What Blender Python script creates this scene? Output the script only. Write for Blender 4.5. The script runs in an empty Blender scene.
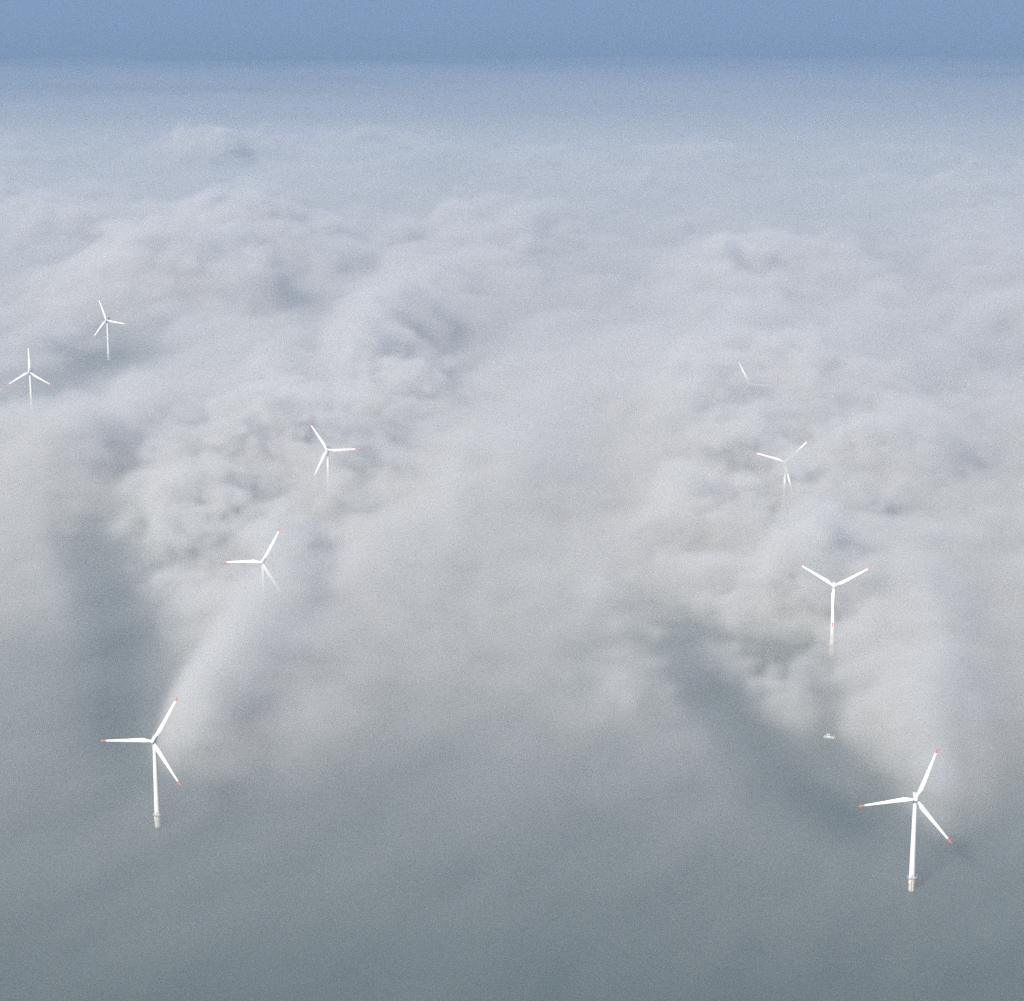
import bpy, bmesh, math, random
import numpy as np
from mathutils import Vector, Matrix

R = math.radians
random.seed(7)
S = bpy.context.scene
COL = S.collection

# ------------------------------------------------------------------ camera
CAM_Z = 615.0          # helicopter height above the sea
F_PX = 2160.0          # focal length in pixels of a 1024 wide frame
PITCH = math.atan(505.0 / F_PX)
cp, sp = math.cos(PITCH), math.sin(PITCH)

def ground(px, py, z=0.0):
    """world x, y of the point at height z seen at photo pixel (px, py)"""
    h = CAM_Z - z
    zc = F_PX * h / (cp * (py + 4.5))
    d = (zc - h * sp) / cp
    return (px - 512.0) * zc / F_PX, d

def to_px(x, y, z):
    """numpy projection of a world point into photo pixels"""
    h = CAM_Z - z
    zc = y * cp + h * sp
    return 512.0 + F_PX * x / zc, 500.5 + F_PX * (h * cp - y * sp) / zc

cam_d = bpy.data.cameras.new('camera')
cam = bpy.data.objects.new('camera', cam_d)
COL.objects.link(cam)
cam.location = (0, 0, CAM_Z)
cam.rotation_euler = (R(90) - PITCH, 0, 0)
cam_d.sensor_width = 36.0
cam_d.lens = 36.0 * F_PX / 1024.0
cam_d.clip_start = 1.0
cam_d.clip_end = 300000.0
S.camera = cam

# ------------------------------------------------------------------ helpers
def link(name, me, mat, parent=None):
    o = bpy.data.objects.new(name, me)
    if mat: me.materials.append(mat)
    COL.objects.link(o)
    if parent: o.parent = parent
    return o

def from_bm(name, bm, mat, parent=None, smooth=True):
    bmesh.ops.recalc_face_normals(bm, faces=bm.faces)
    me = bpy.data.meshes.new(name)
    bm.to_mesh(me); bm.free()
    if smooth:
        for p in me.polygons: p.use_smooth = True
        try: me.set_sharp_from_angle(angle=R(35))
        except Exception: pass
    return link(name, me, mat, parent)

def add_lathe(bm, prof, seg=32, cx=0.0, cy=0.0, cap=True):
    rings = []
    for (r, z) in prof:
        rings.append([bm.verts.new((cx + r * math.cos(2 * math.pi * i / seg),
                                    cy + r * math.sin(2 * math.pi * i / seg), z)) for i in range(seg)])
    for a, b in zip(rings, rings[1:]):
        for i in range(seg):
            bm.faces.new((a[i], a[(i + 1) % seg], b[(i + 1) % seg], b[i]))
    if cap:
        bm.faces.new(rings[0][::-1]); bm.faces.new(rings[-1])

def add_box(bm, c, s, bev=0.0):
    r = bmesh.ops.create_cube(bm, size=1.0)
    vs = r['verts']
    bmesh.ops.scale(bm, vec=s, verts=vs)
    bmesh.ops.translate(bm, vec=c, verts=vs)
    if bev > 0:
        es = list({e for v in vs for e in v.link_edges})
        bmesh.ops.bevel(bm, geom=es, offset=bev, segments=3, affect='EDGES', profile=0.6)

def add_bar(bm, a, b, r=0.05, seg=8):
    a, b = Vector(a), Vector(b)
    d = b - a
    q = d.to_track_quat('Z', 'Y').to_matrix().to_4x4()
    q.translation = (a + b) / 2
    bmesh.ops.create_cone(bm, cap_ends=True, segments=seg, radius1=r, radius2=r, depth=d.length, matrix=q)

def tag(o, label=None, cat=None, group=None, kind=None):
    if label: o['label'] = label
    if cat: o['category'] = cat
    if group: o['group'] = group
    if kind: o['kind'] = kind
    return o

def mat_paint(name, col, rough=0.45, dirt=0.12, streak=None, scale=0.3):
    m = bpy.data.materials.new(name); m.use_nodes = True
    nt = m.node_tree; b = nt.nodes['Principled BSDF']
    tc = nt.nodes.new('ShaderNodeTexCoord')
    mp = nt.nodes.new('ShaderNodeMapping'); mp.inputs['Scale'].default_value = (1, 1, 0.15)
    nz = nt.nodes.new('ShaderNodeTexNoise'); nz.inputs['Scale'].default_value = scale; nz.inputs['Detail'].default_value = 6
    rp = nt.nodes.new('ShaderNodeValToRGB')
    rp.color_ramp.elements[0].position = 0.35; rp.color_ramp.elements[1].position = 0.6
    dk = [c * (1 - dirt * 2) for c in col]
    rp.color_ramp.elements[0].color = (*dk, 1); rp.color_ramp.elements[1].color = (*col, 1)
    nt.links.new(tc.outputs['Object'], mp.inputs['Vector']); nt.links.new(mp.outputs[0], nz.inputs['Vector'])
    nt.links.new(nz.outputs[0], rp.inputs[0]); nt.links.new(rp.outputs[0], b.inputs['Base Color'])
    b.inputs['Roughness'].default_value = rough
    return m

M_WHITE = mat_paint('white_gelcoat', (0.86, 0.87, 0.87), 0.35, 0.03)
M_TOWER = mat_paint('tower_paint', (0.80, 0.81, 0.80), 0.4, 0.06)
M_RED = mat_paint('red_tip_paint', (0.62, 0.20, 0.16), 0.4, 0.05)
M_YEL = mat_paint('yellow_foundation_paint', (0.80, 0.76, 0.66), 0.5, 0.15)
M_STEEL = mat_paint('galvanised_steel', (0.42, 0.43, 0.43), 0.5, 0.15)
M_GLASS = mat_paint('dark_wheelhouse_glass', (0.02, 0.03, 0.035), 0.08, 0.02)
M_HULL = mat_paint('white_boat_paint', (0.85, 0.86, 0.87), 0.3, 0.05)
M_FENDER = mat_paint('black_rubber', (0.03, 0.03, 0.03), 0.7, 0.1)

# ------------------------------------------------------------------ wind turbine (80 m rotor, hub at 70 m)
HUB = 70.0
HUB_Y = -4.6           # hub stands in front of (upwind of) the tower axis

def blade_sections():
    """(radius, chord, thickness, twist, sweep)"""
    out = []
    for r in (1.1, 2.0, 3.0, 4.5, 6.0, 8.0, 10.5, 14, 18, 22, 26, 30, 33, 35.5, 37.5, 39.0, 39.7, 40.0):
        if r <= 2.0: c, t = 1.9, 1.9
        elif r < 8:
            k = (r - 2.0) / 6.0; k = k * k * (3 - 2 * k)
            c = 1.9 + (3.3 - 1.9) * k; t = 1.9 + (1.0 - 1.9) * k
        else:
            k = (r - 8.0) / 32.0
            c = 3.3 - 2.25 * k ** 0.85; t = 1.0 - 0.88 * k ** 0.7
        if r > 38.5: c *= max(0.18, math.sqrt(max(0.0, (40.05 - r) / 1.6)))
        tw = R(14) * max(0.0, 1 - r / 26.0) ** 1.5
        out.append((r, c, max(t, 0.10), tw))
    return out

def blade_part(r0, r1):
    secs = blade_sections()
    def at(r):
        for a, b in zip(secs, secs[1:]):
            if a[0] <= r <= b[0]:
                k = (r - a[0]) / (b[0] - a[0])
                return tuple(a[i] + (b[i] - a[i]) * k for i in range(4))
        return secs[-1]
    rs = sorted({r0, r1} | {s[0] for s in secs if r0 < s[0] < r1})
    bm = bmesh.new(); n = 20; rings = []
    for r in rs:
        _, c, t, tw = at(r)
        rb = min(1.0, max(0.0, (r - 2.0) / 6.0))
        ring = []
        for i in range(n):
            a = 2 * math.pi * i / n
            u = math.cos(a)
            # round root morphs into an aerofoil with a thick nose and a thin tail
            x = 0.5 * c * u - 0.20 * rb * (c - 1.9 * (1 - rb) * 0)
            y = 0.5 * t * math.sin(a) * (1 - 0.45 * rb * (1 - u) * 0.5 * 1.6)
            ring.append(bm.verts.new((-x * math.cos(tw) - y * math.sin(tw), y * math.cos(tw) - x * math.sin(tw), r)))
        rings.append(ring)
    for a, b in zip(rings, rings[1:]):
        for i in range(n): bm.faces.new((a[i], a[(i + 1) % n], b[(i + 1) % n], b[i]))
    bm.faces.new(rings[0][::-1]); bm.faces.new(rings[-1])
    return bm

def make_turbine():
    root = bpy.data.objects.new('wind_turbine', None); COL.objects.link(root)
    # foundation pile with transition piece
    bm = bmesh.new()
    add_lathe(bm, [(2.1, -0.6), (2.1, 5.0), (2.45, 5.3), (2.45, 9.2), (2.6, 9.25), (2.6, 9.5)], 36)
    f = from_bm('foundation', bm, M_YEL, root)
    bm = bmesh.new()                                     # boat landing
    for dx in (-0.7, 0.7):
        add_bar(bm, (dx, -3.3, -0.4), (dx, -3.3, 9.2), 0.16)
        for z in (1.5, 5.0, 8.5): add_bar(bm, (dx, -3.3, z), (dx * 0.7, -2.2, z), 0.1)
    for k in range(18): add_bar(bm, (-0.7, -3.3, 0.2 + k * 0.5), (0.7, -3.3, 0.2 + k * 0.5), 0.04)
    from_bm('boat_landing', bm, M_YEL, root)
    bm = bmesh.new()
    add_lathe(bm, [(3.5, 9.5), (3.5, 9.8)], 28)
    p = from_bm('platform', bm, M_STEEL, root, smooth=False)
    bm = bmesh.new()
    n = 14
    for i in range(n):
        a0, a1 = 2 * math.pi * i / n, 2 * math.pi * (i + 1) / n
        P = lambda a, z: (3.4 * math.cos(a), 3.4 * math.sin(a), z)
        add_bar(bm, P(a0, 9.8), P(a0, 10.9), 0.05, 6)
        for z in (10.35, 10.9): add_bar(bm, P(a0, z), P(a1, z), 0.04, 6)
    from_bm('railing', bm, M_YEL, p)
    # tower
    bm = bmesh.new()
    prof = []
    for k in range(25):
        z = 9.8 + (67.8 - 9.8) * k / 24
        r = 2.15 - 0.72 * k / 24
        prof.append((r, z))
        if k in (8, 16): prof += [(r + 0.07, z + 0.02), (r + 0.07, z + 0.3), (r - 0.01, z + 0.32)]
    add_lathe(bm, prof, 40)
    t = from_bm('tower', bm, M_TOWER, root)
    bm = bmesh.new(); add_box(bm, (0, -2.13, 11.2), (0.95, 0.16, 2.1), 0.05)
    from_bm('door', bm, M_STEEL, t)
    # nacelle
    bm = bmesh.new()
    add_box(bm, (0, 2.7, HUB), (3.2, 10.4, 3.1), 0.5)
    for v in bm.verts:
        if v.co.y > 6.0 and v.co.z < HUB: v.co.z += 0.55
        if v.co.y < -1.5: v.co.x *= 0.86
    add_lathe(bm, [(1.5, 67.75), (1.6, 68.25)], 28)
    nc = from_bm('nacelle', bm, M_WHITE, root)
    bm = bmesh.new()                                     # winching deck and cooler on the roof
    add_box(bm, (0, 6.1, HUB + 1.66), (3.3, 3.4, 0.14), 0.02)
    for x in (-1.6, 1.6):
        for y in (4.5, 6.1, 7.7): add_bar(bm, (x, y, HUB + 1.7), (x, y, HUB + 2.7), 0.05, 6)
        add_bar(bm, (x, 4.5, HUB + 2.7), (x, 7.7, HUB + 2.7), 0.05, 6)
    add_bar(bm, (-1.6, 7.7, HUB + 2.7), (1.6, 7.7, HUB + 2.7), 0.05, 6)
    from_bm('winching_deck', bm, M_STEEL, nc)
    bm = bmesh.new()
    add_bar(bm, (0, 3.4, HUB + 1.8), (0, 3.4, HUB + 3.6), 0.05, 6)
    add_bar(bm, (-0.5, 3.4, HUB + 3.4), (0.5, 3.4, HUB + 3.4), 0.04, 6)
    add_box(bm, (0.5, 3.4, HUB + 3.6), (0.22, 0.22, 0.3), 0.04)
    from_bm('weather_mast', bm, M_STEEL, nc)
    # spinner, lathe along -Y
    bm = bmesh.new()
    add_lathe(bm, [(1.45, -1.9), (1.62, -1.2), (1.68, 0), (1.6, 1.0), (1.3, 1.9), (0.8, 2.5), (0.25, 2.75), (0.02, 2.78)], 32)
    bmesh.ops.rotate(bm, cent=(0, 0, 0), matrix=Matrix.Rotation(R(90), 3, 'X'), verts=bm.verts)
    h = from_bm('rotor_hub', bm, M_WHITE, root)
    h.location = (0, HUB_Y, HUB); h.rotation_euler = (R(-5), 0, 0)
    # three blades with red tips
    main, tip = None, None
    for k in range(3):
        if k == 0:
            b = from_bm('blade', blade_part(1.1, 35.6), M_WHITE, root); main = b
            tp = from_bm('blade_tip', blade_part(35.6, 40.0), M_RED, b); tip = tp
        else:
            b = main.copy(); COL.objects.link(b); b.parent = root
            tp = tip.copy(); COL.objects.link(tp); tp.parent = b
        b.location = (0, HUB_Y, HUB)
        b.rotation_mode = 'YXZ'
        b['k'] = k
    return root

def set_phase(root, deg):
    for ch in root.children:
        if ch.name.startswith('blade'):
            ch.rotation_euler = (R(-5), R(90 - deg - 120 * ch['k']), 0)

def copy_tree(o, parent=None):
    c = o.copy(); COL.objects.link(c); c.parent = parent
    for ch in o.children: copy_tree(ch, c)
    return c

TURBS = [  # hub pixel, phase, yaw, label
    (153, 741, 61, -3, 'white turbine at lower left, clear to its foundation, with a bright fog plume behind'),
    (916, 799, 70, -6, 'largest, nearest white turbine, red tipped, its whole tower clear over grey water'),
    (834, 586, 30, -9, 'turbine with two blades raised in a wide V and one along its fading tower'),
    (785, 462, 46, -14, 'half faded turbine on the right, only its rotor above grey fog'),
    (749, 384, 118, -14, 'almost invisible turbine drowned in fog, a faint blade pointing up to the left'),
    (262, 562, 62, -6, 'turbine with a level left blade, its tower swallowed by the bright fog plume'),
    (327, 450, 4, -8, 'turbine in lumpy fog with a level right blade and one reaching down left'),
    (29, 372, 91, -6, 'far turbine at the left edge, one blade straight up and two drooping evenly'),
    (106, 320, 112, -16, 'small far turbine, upper left, whole tower clear over a blue grey fog hollow'),
]
proto = make_turbine()
troots = []
for i, (hx, hy, ph, yaw, lab) in enumerate(TURBS):
    t = proto if i == 0 else copy_tree(proto)
    # the hub sits HUB_Y in front of the axis
    gx, gy = ground(hx, hy, HUB)
    yw = R(yaw)
    t.location = (gx + math.sin(yw) * HUB_Y, gy - math.cos(yw) * HUB_Y, 0)
    t.rotation_euler = (0, 0, yw)
    set_phase(t, ph)
    tag(t, lab, 'wind turbine', 'wind turbines standing in rows in the foggy sea')
    troots.append(t)
for o in bpy.data.objects:
    if 'k' in o: del o['k']

FOOT = [(t.location.x, t.location.y, h) for t, h in zip(troots, (-8, -8, 54, 75, 108, 44, 50, -8, -8))]

# ------------------------------------------------------------------ small boat
def make_boat():
    root = bpy.data.objects.new('motor_boat', None); COL.objects.link(root)
    L, B = 9.5, 3.4
    bm = bmesh.new(); rings = []
    N = 14
    for k in range(N + 1):
        u = k / N; x = -L / 2 + L * u
        w = B / 2 * (1 - max(0, (u - 0.5) / 0.5) ** 2.2) + 0.03
        top = 1.25 + 0.55 * u ** 2
        ring = [bm.verts.new((x, -w, top)), bm.verts.new((x, -w * 0.92, 0.35)), bm.verts.new((x, -w * 0.45, -0.35 + 0.35 * u ** 3)),
                bm.verts.new((x, 0, -0.6 + 0.6 * u ** 3)), bm.verts.new((x, w * 0.45, -0.35 + 0.35 * u ** 3)),
                bm.verts.new((x, w * 0.92, 0.35)), bm.verts.new((x, w, top))]
        rings.append(ring)
    for a, b in zip(rings, rings[1:]):
        for i in range(6): bm.faces.new((a[i], a[i + 1], b[i + 1], b[i]))
        bm.faces.new((a[6], a[0], b[0], b[6]))
    bm.faces.new(rings[0]); bm.faces.new(rings[-1][::-1])
    from_bm('hull', bm, M_HULL, root)
    bm = bmesh.new()
    for s in (-1, 1):
        for a, b in zip(range(N), range(1, N + 1)):
            P = lambda k: (-L / 2 + L * k / N, s * (B / 2 * (1 - max(0, (k / N - 0.5) / 0.5) ** 2.2) + 0.08), 1.15 + 0.55 * (k / N) ** 2)
            add_bar(bm, P(a), P(b), 0.11, 6)
    from_bm('fender', bm, M_FENDER, root)
    bm = bmesh.new(); add_box(bm, (0.6, 0, 2.35), (3.6, 2.6, 2.3), 0.18)
    for v in bm.verts:
        if v.co.z > 2.6: v.co.x = 0.6 + (v.co.x - 0.6) * 0.82; v.co.y *= 0.88
    w = from_bm('wheelhouse', bm, M_HULL, root)
    bm = bmesh.new(); add_box(bm, (0.6, 0, 2.85), (3.30, 2.44, 0.62), 0.05)
    from_bm('window', bm, M_GLASS, w)
    bm = bmesh.new(); add_bar(bm, (-0.6, 0, 3.4), (-0.6, 0, 5.6), 0.06); add_bar(bm, (-0.6, -0.7, 4.7), (-0.6, 0.7, 4.7), 0.04)
    from_bm('mast', bm, M_STEEL, root)
    bm = bmesh.new()
    for s in (-1, 1):
        for k in range(9, 14):
            P = lambda k: (-L / 2 + L * k / N, s * (B / 2 * (1 - max(0, (k / N - 0.5) / 0.5) ** 2.2)), 1.25 + 0.55 * (k / N) ** 2)
            a, b = Vector(P(k)), Vector(P(k + 1))
            add_bar(bm, a, a + Vector((0, 0, 0.9)), 0.03, 6)
            add_bar(bm, a + Vector((0, 0, 0.9)), b + Vector((0, 0, 0.9)), 0.03, 6)
    from_bm('bow_rail', bm, M_STEEL, root)
    return root
boat = make_boat()
bx, by = ground(829, 737, 1)
boat.location = (bx, by, 0.05); boat.rotation_euler = (0, 0, R(158))
tag(boat, 'tiny white motor boat on the dark water left of the nearest turbine', 'boat')

# ------------------------------------------------------------------ sea
def mat_sea():
    m = bpy.data.materials.new('sea_water'); m.use_nodes = True
    nt = m.node_tree; b = nt.nodes['Principled BSDF']; L = nt.links.new
    tc = nt.nodes.new('ShaderNodeTexCoord')
    def nz(scale, sx, sy, det, rot):
        mp = nt.nodes.new('ShaderNodeMapping'); mp.inputs['Scale'].default_value = (sx, sy, 1); mp.inputs['Rotation'].default_value = (0, 0, rot)
        n = nt.nodes.new('ShaderNodeTexNoise'); n.inputs['Scale'].default_value = scale; n.inputs['Detail'].default_value = det
        n.inputs['Roughness'].default_value = 0.6
        L(tc.outputs['Object'], mp.inputs[0]); L(mp.outputs[0], n.inputs['Vector']); return n.outputs[0]
    def math_(op, a, bb):
        n = nt.nodes.new('ShaderNodeMath'); n.operation = op
        for i, v in enumerate((a, bb)):
            if isinstance(v, (int, float)): n.inputs[i].default_value = v
            else: L(v, n.inputs[i])
        return n.outputs[0]
    swell = nz(0.018, 1, 0.45, 4, R(55)); chop = nz(0.12, 1, 0.6, 6, R(40)); fine = nz(0.7, 1, 0.8, 4, R(10))
    hsum = math_('ADD', math_('MULTIPLY', swell, 2.2), math_('ADD', math_('MULTIPLY', chop, 0.7), math_('MULTIPLY', fine, 0.18)))
    bp = nt.nodes.new('ShaderNodeBump'); bp.inputs['Strength'].default_value = 0.55; bp.inputs['Distance'].default_value = 1.0
    L(hsum, bp.inputs['Height']); L(bp.outputs[0], b.inputs['Normal'])
    rp = nt.nodes.new('ShaderNodeValToRGB')
    rp.color_ramp.elements[0].position = 0.35; rp.color_ramp.elements[1].position = 0.65
    rp.color_ramp.elements[0].color = (0.026, 0.056, 0.052, 1); rp.color_ramp.elements[1].color = (0.042, 0.080, 0.074, 1)
    L(nz(0.004, 1, 0.6, 5, R(50)), rp.inputs[0]); L(rp.outputs[0], b.inputs['Base Color'])
    b.inputs['Roughness'].default_value = 0.32
    b.inputs['IOR'].default_value = 1.33
    return m
bm = bmesh.new()
SEA_R = 60000.0
cx0 = [bm.verts.new((SEA_R * math.cos(2 * math.pi * i / 96), SEA_R * math.sin(2 * math.pi * i / 96), 0)) for i in range(96)]
bm.faces.new(cx0)
sea = from_bm('sea', bm, mat_sea(), smooth=False); sea['kind'] = 'structure'

# ------------------------------------------------------------------ fog: density grids built from layered noise
def bspline_w(n, step, cell, off):
    """matrix that lifts a random lattice (one value per cell) to n samples with cubic B-splines"""
    u = (np.arange(n) * step) / cell + off
    i0 = np.floor(u).astype(int); t = u - i0
    m = i0.max() + 4
    W = np.zeros((n, m), np.float32)
    w = [(1 - t) ** 3 / 6, (3 * t ** 3 - 6 * t ** 2 + 4) / 6, (-3 * t ** 3 + 3 * t ** 2 + 3 * t + 1) / 6, t ** 3 / 6]
    for k in range(4): W[np.arange(n), i0 + k] = w[k]
    return W

def lat3(rng, shape, steps, cells):
    Ws = [bspline_w(n, s, c, rng.random()) for n, s, c in zip(shape, steps, cells)]
    g = rng.standard_normal([w.shape[1] for w in Ws]).astype(np.float32)
    g = np.tensordot(Ws[2], g, (1, 2))           # z, x, y
    g = np.tensordot(Ws[0], g, (1, 1))           # x, z, y
    g = np.tensordot(Ws[1], g, (1, 2))           # y, x, z
    return g / g.std()                            # array [y, x, z]

def lat2(rng, shape, steps, cells):
    Wx = bspline_w(shape[0], steps[0], cells[0], rng.random()); Wy = bspline_w(shape[1], steps[1], cells[1], rng.random())
    g = Wy @ rng.standard_normal((Wy.shape[1], Wx.shape[1])).astype(np.float32) @ Wx.T
    return g / g.std()

def streaks(rng, X, Y, ang, ca, cb):
    """value noise on a lattice turned by ang, ca wide across the streaks and cb long"""
    u = (X * math.cos(ang) - Y * math.sin(ang)) / ca; v = (X * math.sin(ang) + Y * math.cos(ang)) / cb
    u = u + 0.5 * np.sin(v * 2.1 + 1.3); u -= u.min(); v = v - v.min()
    iu, iv = np.floor(u).astype(int), np.floor(v).astype(int); fu, fv = u - iu, v - iv
    g = rng.standard_normal((iu.max() + 4, iv.max() + 4))
    def w(t): return ((1 - t) ** 3 / 6, (3 * t ** 3 - 6 * t ** 2 + 4) / 6, (-3 * t ** 3 + 3 * t ** 2 + 3 * t + 1) / 6, t ** 3 / 6)
    wu, wv = w(fu), w(fv); o = 0
    for a in range(4):
        for b in range(4): o = o + wu[a] * wv[b] * g[iu + a, iv + b]
    return o / o.std()

def sstep(x): x = np.clip(x, 0, 1); return x * x * (3 - 2 * x)

# fog thickness control points in the plan (given at the photo spot where each part of the bank is seen)
# (px, py, rx, ry, angle deg, d_height m)
BLOBS = [
    # plume behind the lower left turbine: (px, py, rx, ry, angle, dh); u axis turned by angle
    (204, 700, 22, 18, 0, 38), (228, 672, 44, 24, -52, 42), (258, 638, 52, 27, -52, 36), (295, 592, 56, 30, -48, 28),
    # plume behind the lower right turbine
    (944, 748, 16, 22, 0, 22), (942, 705, 32, 40, 0, 28), (940, 645, 44, 56, 0, 24), (950, 560, 44, 50, 0, 16), (895, 730, 22, 30, 0, -14),
    # smooth bright belt
    (390, 560, 100, 50, -46, 22), (340, 650, 60, 40, -46, 12), (290, 690, 56, 36, -46, 18), (480, 460, 110, 46, -42, 26), (600, 390, 90, 40, -30, 22), (560, 520, 100, 70, 0, 6),
    (130, 415, 110, 22, -25, 34), (30, 480, 90, 50, -25, 16),
    # lumpy bank of the left row
    (300, 520, 40, 26, -50, 16), (330, 475, 40, 26, -50, 10), (355, 395, 50, 28, -55, 38), (395, 330, 44, 26, -50, 34),
    (440, 280, 60, 22, -30, 44), (465, 222, 50, 14, 0, 40), (240, 470, 40, 30, -40, 22), (215, 555, 36, 40, 0, 18),
    (225, 230, 45, 14, 0, 64), (40, 215, 50, 15, 0, 66), (150, 280, 60, 18, -20, 44), (35, 328, 40, 24, -30, 44), (520, 330, 60, 18, -30, 20),
    # lumpy bank of the right row
    (740, 275, 60, 20, -10, 74), (850, 292, 70, 18, 15, 38), (1010, 250, 50, 20, 0, 50), (780, 372, 60, 30, 0, 30),
    (690, 400, 60, 20, -35, 32), (645, 520, 55, 16, -25, 34), (690, 462, 60, 20, -30, 26), (700, 330, 40, 16, 0, 16), (900, 450, 50, 30, 0, 12),
    (830, 520, 70, 30, 0, 14), (770, 585, 44, 24, -30, 18), (850, 735, 26, 10, 10, 14), (870, 620, 30, 40, 0, 14),
    (20, 610, 60, 80, 0, -14), (60, 150, 90, 9, 0, 26), (320, 150, 120, 9, 0, 34), (500, 160, 120, 9, 0, 20), (760, 170, 90, 9, 0, 16), (680, 215, 60, 12, 0, 20),
    # troughs where the fog is thin and the sea shows through
    (126, 600, 42, 90, 0, -36), (142, 680, 26, 34, 0, -22), (140, 500, 34, 50, 25, -22), (190, 430, 50, 18, -40, -18), (265, 372, 70, 14, -38, -24),
    (335, 285, 80, 13, -35, -34), (425, 212, 60, 9, -40, -44), (100, 345, 75, 18, -25, -36), (15, 400, 30, 14, 0, -18),
    (600, 215, 70, 11, 0, -26), (330, 185, 80, 8, 0, -16), (130, 185, 80, 8, 0, -20),
    (850, 768, 50, 20, 10, -30), (790, 722, 60, 30, 45, -26), (715, 650, 60, 32, 42, -22), (640, 575, 60, 22, 38, -12), (770, 660, 40, 24, 0, 10), (600, 500, 30, 14, 40, -14),
    (850, 690, 22, 30, 0, -22), (810, 640, 50, 24, 20, -24), (740, 545, 50, 16, 10, -20), (740, 430, 60, 12, -30, -18),
    (640, 250, 50, 16, 0, -24), (880, 345, 70, 16, -15, -34), (990, 335, 60, 16, 0, -22), (860, 405, 50, 18, -30, -22), (860, 470, 40, 14, 0, -14),
    (455, 375, 60, 13, -45, -30), (530, 292, 60, 12, -35, -28), (1020, 720, 24, 60, 0, -5), (1000, 600, 40, 60, 0, 8), (870, 238, 80, 11, 10, -26), (940, 400, 80, 20, 0, -12),
    (250, 195, 120, 8, 0, -16), (660, 190, 90, 9, 0, -16), (900, 195, 120, 10, 0, -14),
]

def plan_maps(X, Y):
    """fog top height (m) and lumpiness over the plan"""
    px, py = to_px(X, Y, 45.0)
    # overall: shallow near, deep in the middle distance, breaking up near 9 km
    ys = np.array([60, 105, 150, 200, 300, 400, 480, 560, 640, 720, 800, 900, 1010, 1300])
    hs = np.array([-14, -5, 19, 32, 36, 41, 43, 34, 22, 11, 4, 0, 0, 0])
    H = np.interp(py, ys, hs)
    neg = 0.0
    for (bx, by, rx, ry, an, dh) in BLOBS:
        a = R(an); ca, sa = math.cos(a), math.sin(a)
        dx, dy = px - bx, py - by
        u = dx * ca + dy * sa
        v = -dx * sa + dy * ca
        e = dh * np.exp(-0.5 * ((u / rx) ** 2 + (v / ry) ** 2) * 1.4)
        if by < 420: e = e * (0.55 if dh < 0 else 1.0)
        H = H + e
        if dh < 0: neg = neg + e
    for (tx, ty, want) in FOOT:
        k = np.argmin((X - tx) ** 2 + (Y - ty) ** 2)
        if abs(X.flat[k] - tx) > 60 or abs(Y.flat[k] - ty) > 60: continue
        s = 1.0 + max(0, (ty - 1500)) / 2500
        g = np.exp(-0.5 * (((X - tx) / (55 * s)) ** 2 + ((Y - ty + (50 if want > 15 else 20)) / ((150 if want > 15 else 110) * s)) ** 2))
        H = H + (want - H.flat[k]) * g
    # lumpiness: smooth belt in the middle and the near sheet, lumpy wakes
    L = np.interp(py, [100, 200, 420, 560, 680, 800], [0.9, 1.0, 0.9, 0.7, 0.35, 0.15])
    def g(bx, by, rx, ry, an, k):
        a = R(an); dx, dy = px - bx, py - by
        u = dx * math.cos(a) + dy * math.sin(a); v = -dx * math.sin(a) + dy * math.cos(a)
        return k * np.exp(-0.5 * ((u / rx) ** 2 + (v / ry) ** 2))
    L = L - g(510, 540, 170, 80, -42, 0.8) - g(90, 450, 160, 50, -25, 0.6) - g(20, 620, 90, 90, 0, 0.6) - g(1000, 560, 60, 140, 0, 0.5) - g(255, 640, 50, 60, -50, 0.5)
    L = L + g(260, 500, 70, 110, 40, 0.5) + g(740, 480, 90, 120, 0, 0.45) + g(750, 640, 80, 80, 0, 0.55) - g(560, 430, 110, 70, -35, 0.55)
    # the fresh plumes right behind the two nearest rotors are the densest cloud
    K = 1 + g(228, 668, 70, 34, -52, 0.9) + g(355, 385, 50, 30, -52, 0.6) + g(645, 515, 60, 18, -25, 0.6) + g(942, 700, 34, 70, 0, 1.0)
    return H, np.clip(L, 0.12, 1.4), K, np.clip(1 + neg / 75.0, 0.5, 1)

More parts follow.
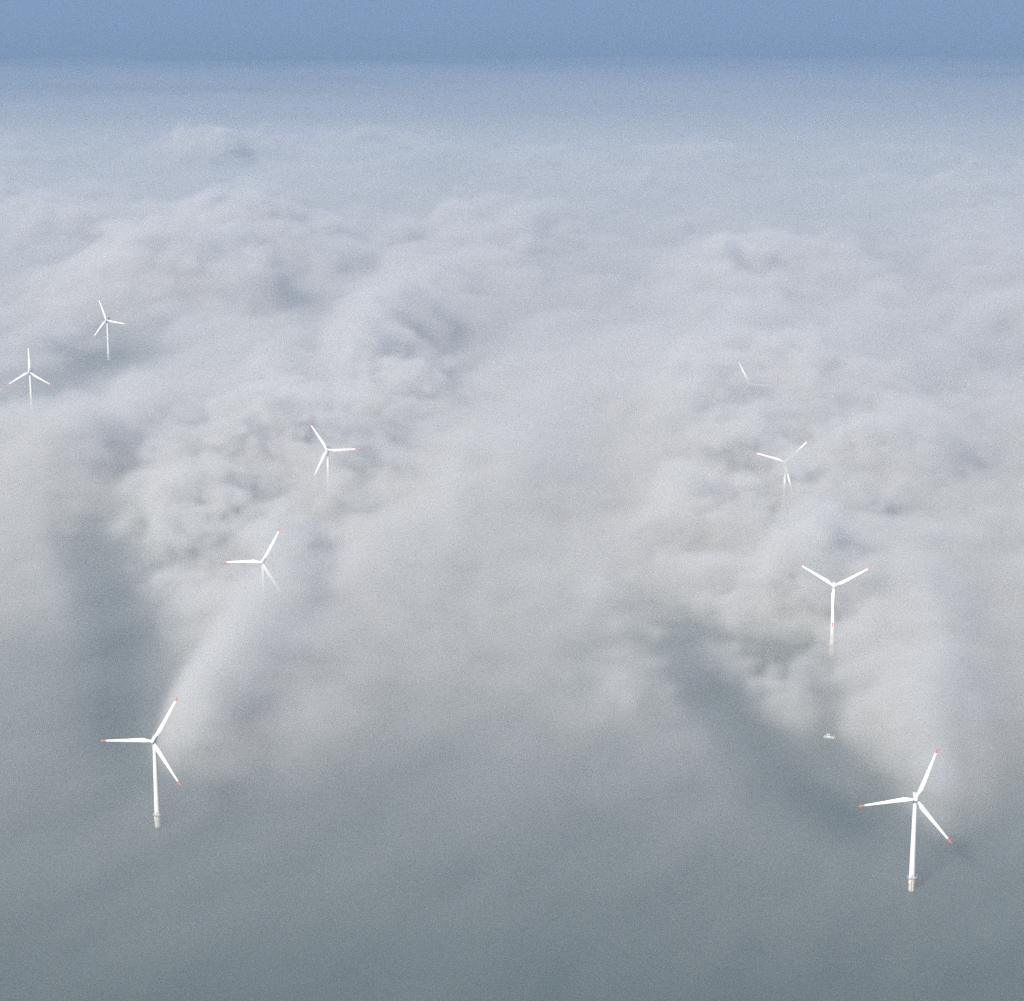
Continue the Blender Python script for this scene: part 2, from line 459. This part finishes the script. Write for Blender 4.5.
def fog_grid(soft0, seed, x0, x1, y0, y1, z1, vx, vz, fades, cells, rel):
    rng = np.random.default_rng(seed)
    nx, ny, nz = int((x1 - x0) / vx) + 1, int((y1 - y0) / vx) + 1, int(z1 / vz) + 1
    xs = (x0 + vx * np.arange(nx)).astype(np.float32); ys = (y0 + vx * np.arange(ny)).astype(np.float32)
    zs = (vz * np.arange(nz)).astype(np.float32)
    sh, st = (nx, ny, nz), (vx, vx, vz)
    X, Y = np.meshgrid(xs, ys)                       # [y, x]
    wx = 60 * lat2(rng, (nx, ny), (vx, vx), (260, 300)); wy = 90 * lat2(rng, (nx, ny), (vx, vx), (260, 300))
    H, Lm, Kd, Sm = plan_maps(X + wx * 0.35, Y + wy * 0.35)
    big = lat2(rng, (nx, ny), (vx, vx), (330, 420))
    H = H + big * 7 * np.clip(H / 30, 0.1, 1)
    # 3-D billows: rounded tops, sharp creases
    N = np.zeros((ny, nx, nz), np.float32); amp = 1.0; tot = 0
    for c in cells:
        if c < vx * 1.6: break
        n = lat3(rng, sh, st, (c, c * 1.25, c * 0.62))
        b = np.abs(n) - 0.80                             # billow, about zero mean
        N += amp * (0.75 * b + 0.25 * n); tot += amp; amp *= 0.74
    N /= 1.2
    fine = lat3(rng, sh, st, (cells[-1] * 0.9, cells[-1] * 1.3, cells[-1] * 0.7)) * 0.5 + lat3(rng, sh, st, (cells[-2] * 1.2, cells[-2] * 1.8, cells[-2])) * 0.6
    relief = (rel * Lm * np.clip(H / 35, 0.0, 1.15)).astype(np.float32)
    top = H.astype(np.float32)[..., None] + relief[..., None] * N
    soft = (soft0 + 34 * np.clip(1 - Lm, 0, 1)).astype(np.float32)[..., None]
    D = sstep((top - zs[None, None, :]) / soft + 0.35) * np.clip(top / 25, 0, 1)
    D *= np.clip(1 + 0.34 * fine, 0.15, 2)
    D *= FOG_SIGMA * (0.6 + 0.4 * np.clip(Lm, 0, 1))[..., None]
    D *= Kd.astype(np.float32)[..., None]
    # thin sea smoke under 30 m everywhere, in faint streaks
    s4 = streaks(rng, X, Y, R(30), 11, 42) if vx < 8 else 0.0
    s1 = streaks(rng, X, Y, R(32), 22, 100); s2 = streaks(rng, X, Y, R(38), 52, 200); s3 = lat2(rng, (nx, ny), (vx, vx), (190, 260))
    smoke = np.clip(1 + 0.06 * s1 + 0.05 * s4 + 0.02 * s2 + 0.03 * s3, 0.1, 3) * Sm 
    px10, py = to_px(X, Y, 10.0)
    smoke = smoke * np.interp(py, [22, 40, 60, 90, 130, 200, 600, 760, 1000], [0.0, 0.07, 0.24, 0.8, 1.4, 1.8, 2.1, 1.6, 0.8])
    if vx > 40:                                      # distant edge of the fog breaks up into long patches
        smoke = smoke * np.clip(1 + 0.22 * lat2(rng, (nx, ny), (vx, vx), (2400, 1500)) + 0.16 * lat2(rng, (nx, ny), (vx, vx), (700, 600)), 0.05, 3)
    for (tx, ty, want) in FOOT:
        if want <= 15: smoke = smoke * (1 - (0.0 if ty < 2000 else 0.8) * np.exp(-0.5 * (((X - tx) / 70) ** 2 + ((Y - ty + 60) / 160) ** 2)))
    prof = np.exp(-(zs / 16.0) ** 2)
    D = D + (SMOKE_SIGMA * smoke)[..., None] * prof
    # tenuous veil hanging over the lumpy fog, thickest over the right row
    veil = 0.0012 * np.interp(py, [90, 150, 480, 560], [0, 1, 1, 0]) * (1 + 2.3 * np.exp(-0.5 * (((px10 - 790) / 90) ** 2 + ((py - 420) / 55) ** 2))
            + 0.7 * np.exp(-0.5 * (((px10 - 320) / 60) ** 2 + ((py - 470) / 40) ** 2)) - 0.5 * np.exp(-0.5 * (((px10 - 60) / 70) ** 2 + ((py - 390) / 60) ** 2)))
    D = D + (veil * (1 + 0.12 * s2))[..., None] * np.exp(-(zs / 105.0) ** 4)
    # fade towards the sides of the grid and to its neighbour
    ex = sstep((X - x0) / 120) * sstep((x1 - X) / 120)
    ey = sstep((Y - y0) / fades[0]) * sstep((y1 - Y) / fades[1])
    D *= (ex * ey)[..., None]
    D *= sstep((z1 - zs) / (3 * vz))[None, None, :]
    return np.ascontiguousarray(D, np.float32), (nx, ny, nz)

FOG_SIGMA = 0.021
SMOKE_SIGMA = 0.010

def mat_fog():
    m = bpy.data.materials.new('fog'); m.use_nodes = True
    nt = m.node_tree; nt.nodes.clear()
    out = nt.nodes.new('ShaderNodeOutputMaterial'); v = nt.nodes.new('ShaderNodeVolumePrincipled')
    v.inputs['Color'].default_value = (0.985, 0.990, 0.985, 1)
    v.inputs['Density'].default_value = 1.0
    v.inputs['Density Attribute'].default_value = 'density'
    v.inputs['Anisotropy'].default_value = 0.15
    nt.links.new(v.outputs[0], out.inputs['Volume'])
    return m
M_FOG = mat_fog()

def fog_object(name, soft0, seed, x0, x1, y0, y1, z1, vx, vz, fades, cells, rel):
    D, (nx, ny, nz) = fog_grid(soft0, seed, x0, x1, y0, y1, z1, vx, vz, fades, cells, rel)
    n = nx * ny * nz
    me = bpy.data.meshes.new(name)
    me.vertices.add(n)
    co = np.zeros((ny, nx, nz, 3), np.float32)
    co[..., 0] = (x0 + vx * np.arange(nx))[None, :, None]
    co[..., 1] = (y0 + vx * np.arange(ny))[:, None, None]
    co[..., 2] = (vz * np.arange(nz))[None, None, :]
    me.vertices.foreach_set('co', co.ravel()); del co
    at = me.attributes.new('fog_density', 'FLOAT', 'POINT')
    at.data.foreach_set('value', D.ravel())
    o = link(name, me, M_FOG)
    ng = bpy.data.node_groups.new(name + '_nodes', 'GeometryNodeTree')
    ng.interface.new_socket('Geometry', in_out='INPUT', socket_type='NodeSocketGeometry')
    ng.interface.new_socket('Geometry', in_out='OUTPUT', socket_type='NodeSocketGeometry')
    N, L = ng.nodes.new, ng.links.new
    gi, go = N('NodeGroupInput'), N('NodeGroupOutput')
    vc = N('GeometryNodeVolumeCube')
    x1r, y1r, z1r = x0 + vx * (nx - 1), y0 + vx * (ny - 1), vz * (nz - 1)
    vc.inputs['Min'].default_value = (x0, y0, 0); vc.inputs['Max'].default_value = (x1r, y1r, z1r)
    vc.inputs['Resolution X'].default_value = nx; vc.inputs['Resolution Y'].default_value = ny; vc.inputs['Resolution Z'].default_value = nz
    pos, sep = N('GeometryNodeInputPosition'), N('ShaderNodeSeparateXYZ')
    L(pos.outputs[0], sep.inputs[0])
    def mth(op, a, b, c=None):
        q = N('ShaderNodeMath'); q.operation = op
        for i, w in enumerate((a, b, c)):
            if w is None: continue
            if isinstance(w, (int, float)): q.inputs[i].default_value = w
            else: L(w, q.inputs[i])
        return q.outputs[0]
    # exact voxel index: round((p - p0) / step)
    ix = mth('ROUND', mth('DIVIDE', mth('SUBTRACT', sep.outputs[0], x0), vx), 0)
    iy = mth('ROUND', mth('DIVIDE', mth('SUBTRACT', sep.outputs[1], y0), vx), 0)
    iz = mth('ROUND', mth('DIVIDE', sep.outputs[2], vz), 0)
    def im(op, a, b):
        q = N('FunctionNodeIntegerMath'); q.operation = op
        for i, w in enumerate((a, b)):
            if isinstance(w, int): q.inputs[i].default_value = w
            else: L(w, q.inputs[i])
        return q.outputs[0]
    idx = im('ADD', im('MULTIPLY', im('ADD', im('MULTIPLY', iy, nx), ix), nz), iz)
    na = N('GeometryNodeInputNamedAttribute'); na.data_type = 'FLOAT'; na.inputs['Name'].default_value = 'fog_density'
    si = N('GeometryNodeSampleIndex'); si.data_type = 'FLOAT'; si.domain = 'POINT'; si.clamp = True
    L(gi.outputs[0], si.inputs['Geometry']); L(na.outputs[0], si.inputs['Value']); L(idx, si.inputs['Index'])
    L(si.outputs[0], vc.inputs['Density'])
    sm = N('GeometryNodeSetMaterial'); sm.inputs['Material'].default_value = M_FOG
    L(vc.outputs[0], sm.inputs['Geometry']); L(sm.outputs[0], go.inputs[0])
    md = o.modifiers.new('fog', 'NODES'); md.node_group = ng
    o['kind'] = 'stuff'
    return o

fog_object('fog_bank', 14, 11, -1050, 1050, 850, 3300, 150, 4.5, 4.5, (200, 200), (105, 58, 32, 18, 10), 50)
fog_object('fog_bank', 30, 41, -3600, 3600, 3100, 11500, 190, 11.0, 8.0, (200, 1500), (270, 150, 82, 45, 25), 48)
fog_object('fog_bank', 40, 31, -9000, 9000, 10000, 27000, 165, 60.0, 12.0, (1500, 14000), (900, 500, 240, 130), 50)

# ------------------------------------------------------------------ haze
m = bpy.data.materials.new('haze_air'); m.use_nodes = True
nt = m.node_tree; nt.nodes.clear()
out = nt.nodes.new('ShaderNodeOutputMaterial'); v = nt.nodes.new('ShaderNodeVolumePrincipled')
v.inputs['Color'].default_value = (0.28, 0.42, 0.645, 1)
v.inputs['Density'].default_value = 0.00009
v.inputs['Anisotropy'].default_value = 0.0
nt.links.new(v.outputs[0], out.inputs['Volume'])
bm = bmesh.new(); add_box(bm, (0, 0, 315), (124000, 124000, 632))
hz = from_bm('haze', bm, m, smooth=False); hz['kind'] = 'stuff'

# ------------------------------------------------------------------ light
SUN_EL, SUN_AZ = R(36), R(-146)        # azimuth measured from +Y towards +X: behind the camera, to its left
sd = Vector((math.sin(SUN_AZ) * math.cos(SUN_EL), math.cos(SUN_AZ) * math.cos(SUN_EL), math.sin(SUN_EL)))
sl = bpy.data.lights.new('sun', 'SUN'); sl.energy = 5.0; sl.angle = R(8); sl.color = (1.0, 0.91, 0.805)
so = bpy.data.objects.new('sun', sl); COL.objects.link(so); so.location = (0, 0, 900)
so.rotation_euler = sd.to_track_quat('Z', 'Y').to_euler()

w = bpy.data.worlds.new('World'); S.world = w; w.use_nodes = True
nt = w.node_tree; bg = nt.nodes['Background']
sky = nt.nodes.new('ShaderNodeTexSky'); sky.sky_type = 'NISHITA'; sky.sun_disc = False
sky.sun_elevation = SUN_EL; sky.sun_rotation = SUN_AZ; sky.altitude = 600
sky.air_density = 1.0; sky.dust_density = 1.2; sky.ozone_density = 1.0
nt.links.new(sky.outputs[0], bg.inputs[0]); bg.inputs[1].default_value = 0.072

# ------------------------------------------------------------------ render settings
S.view_settings.view_transform = 'Standard'; S.view_settings.look = 'None'
S.view_settings.exposure = 0.44; S.view_settings.gamma = 1.0
c = S.cycles
c.max_bounces = 8; c.volume_bounces = 3; c.sample_clamp_indirect = 0.6; c.use_light_tree = False; w.cycles.sampling_method = 'NONE'; c.diffuse_bounces = 2; c.glossy_bounces = 2; c.transmission_bounces = 2
c.volume_step_rate = 3.0; c.volume_max_steps = 400
c.use_denoising = False; c.use_adaptive_sampling = True; c.adaptive_threshold = 0.018; c.adaptive_min_samples = 20
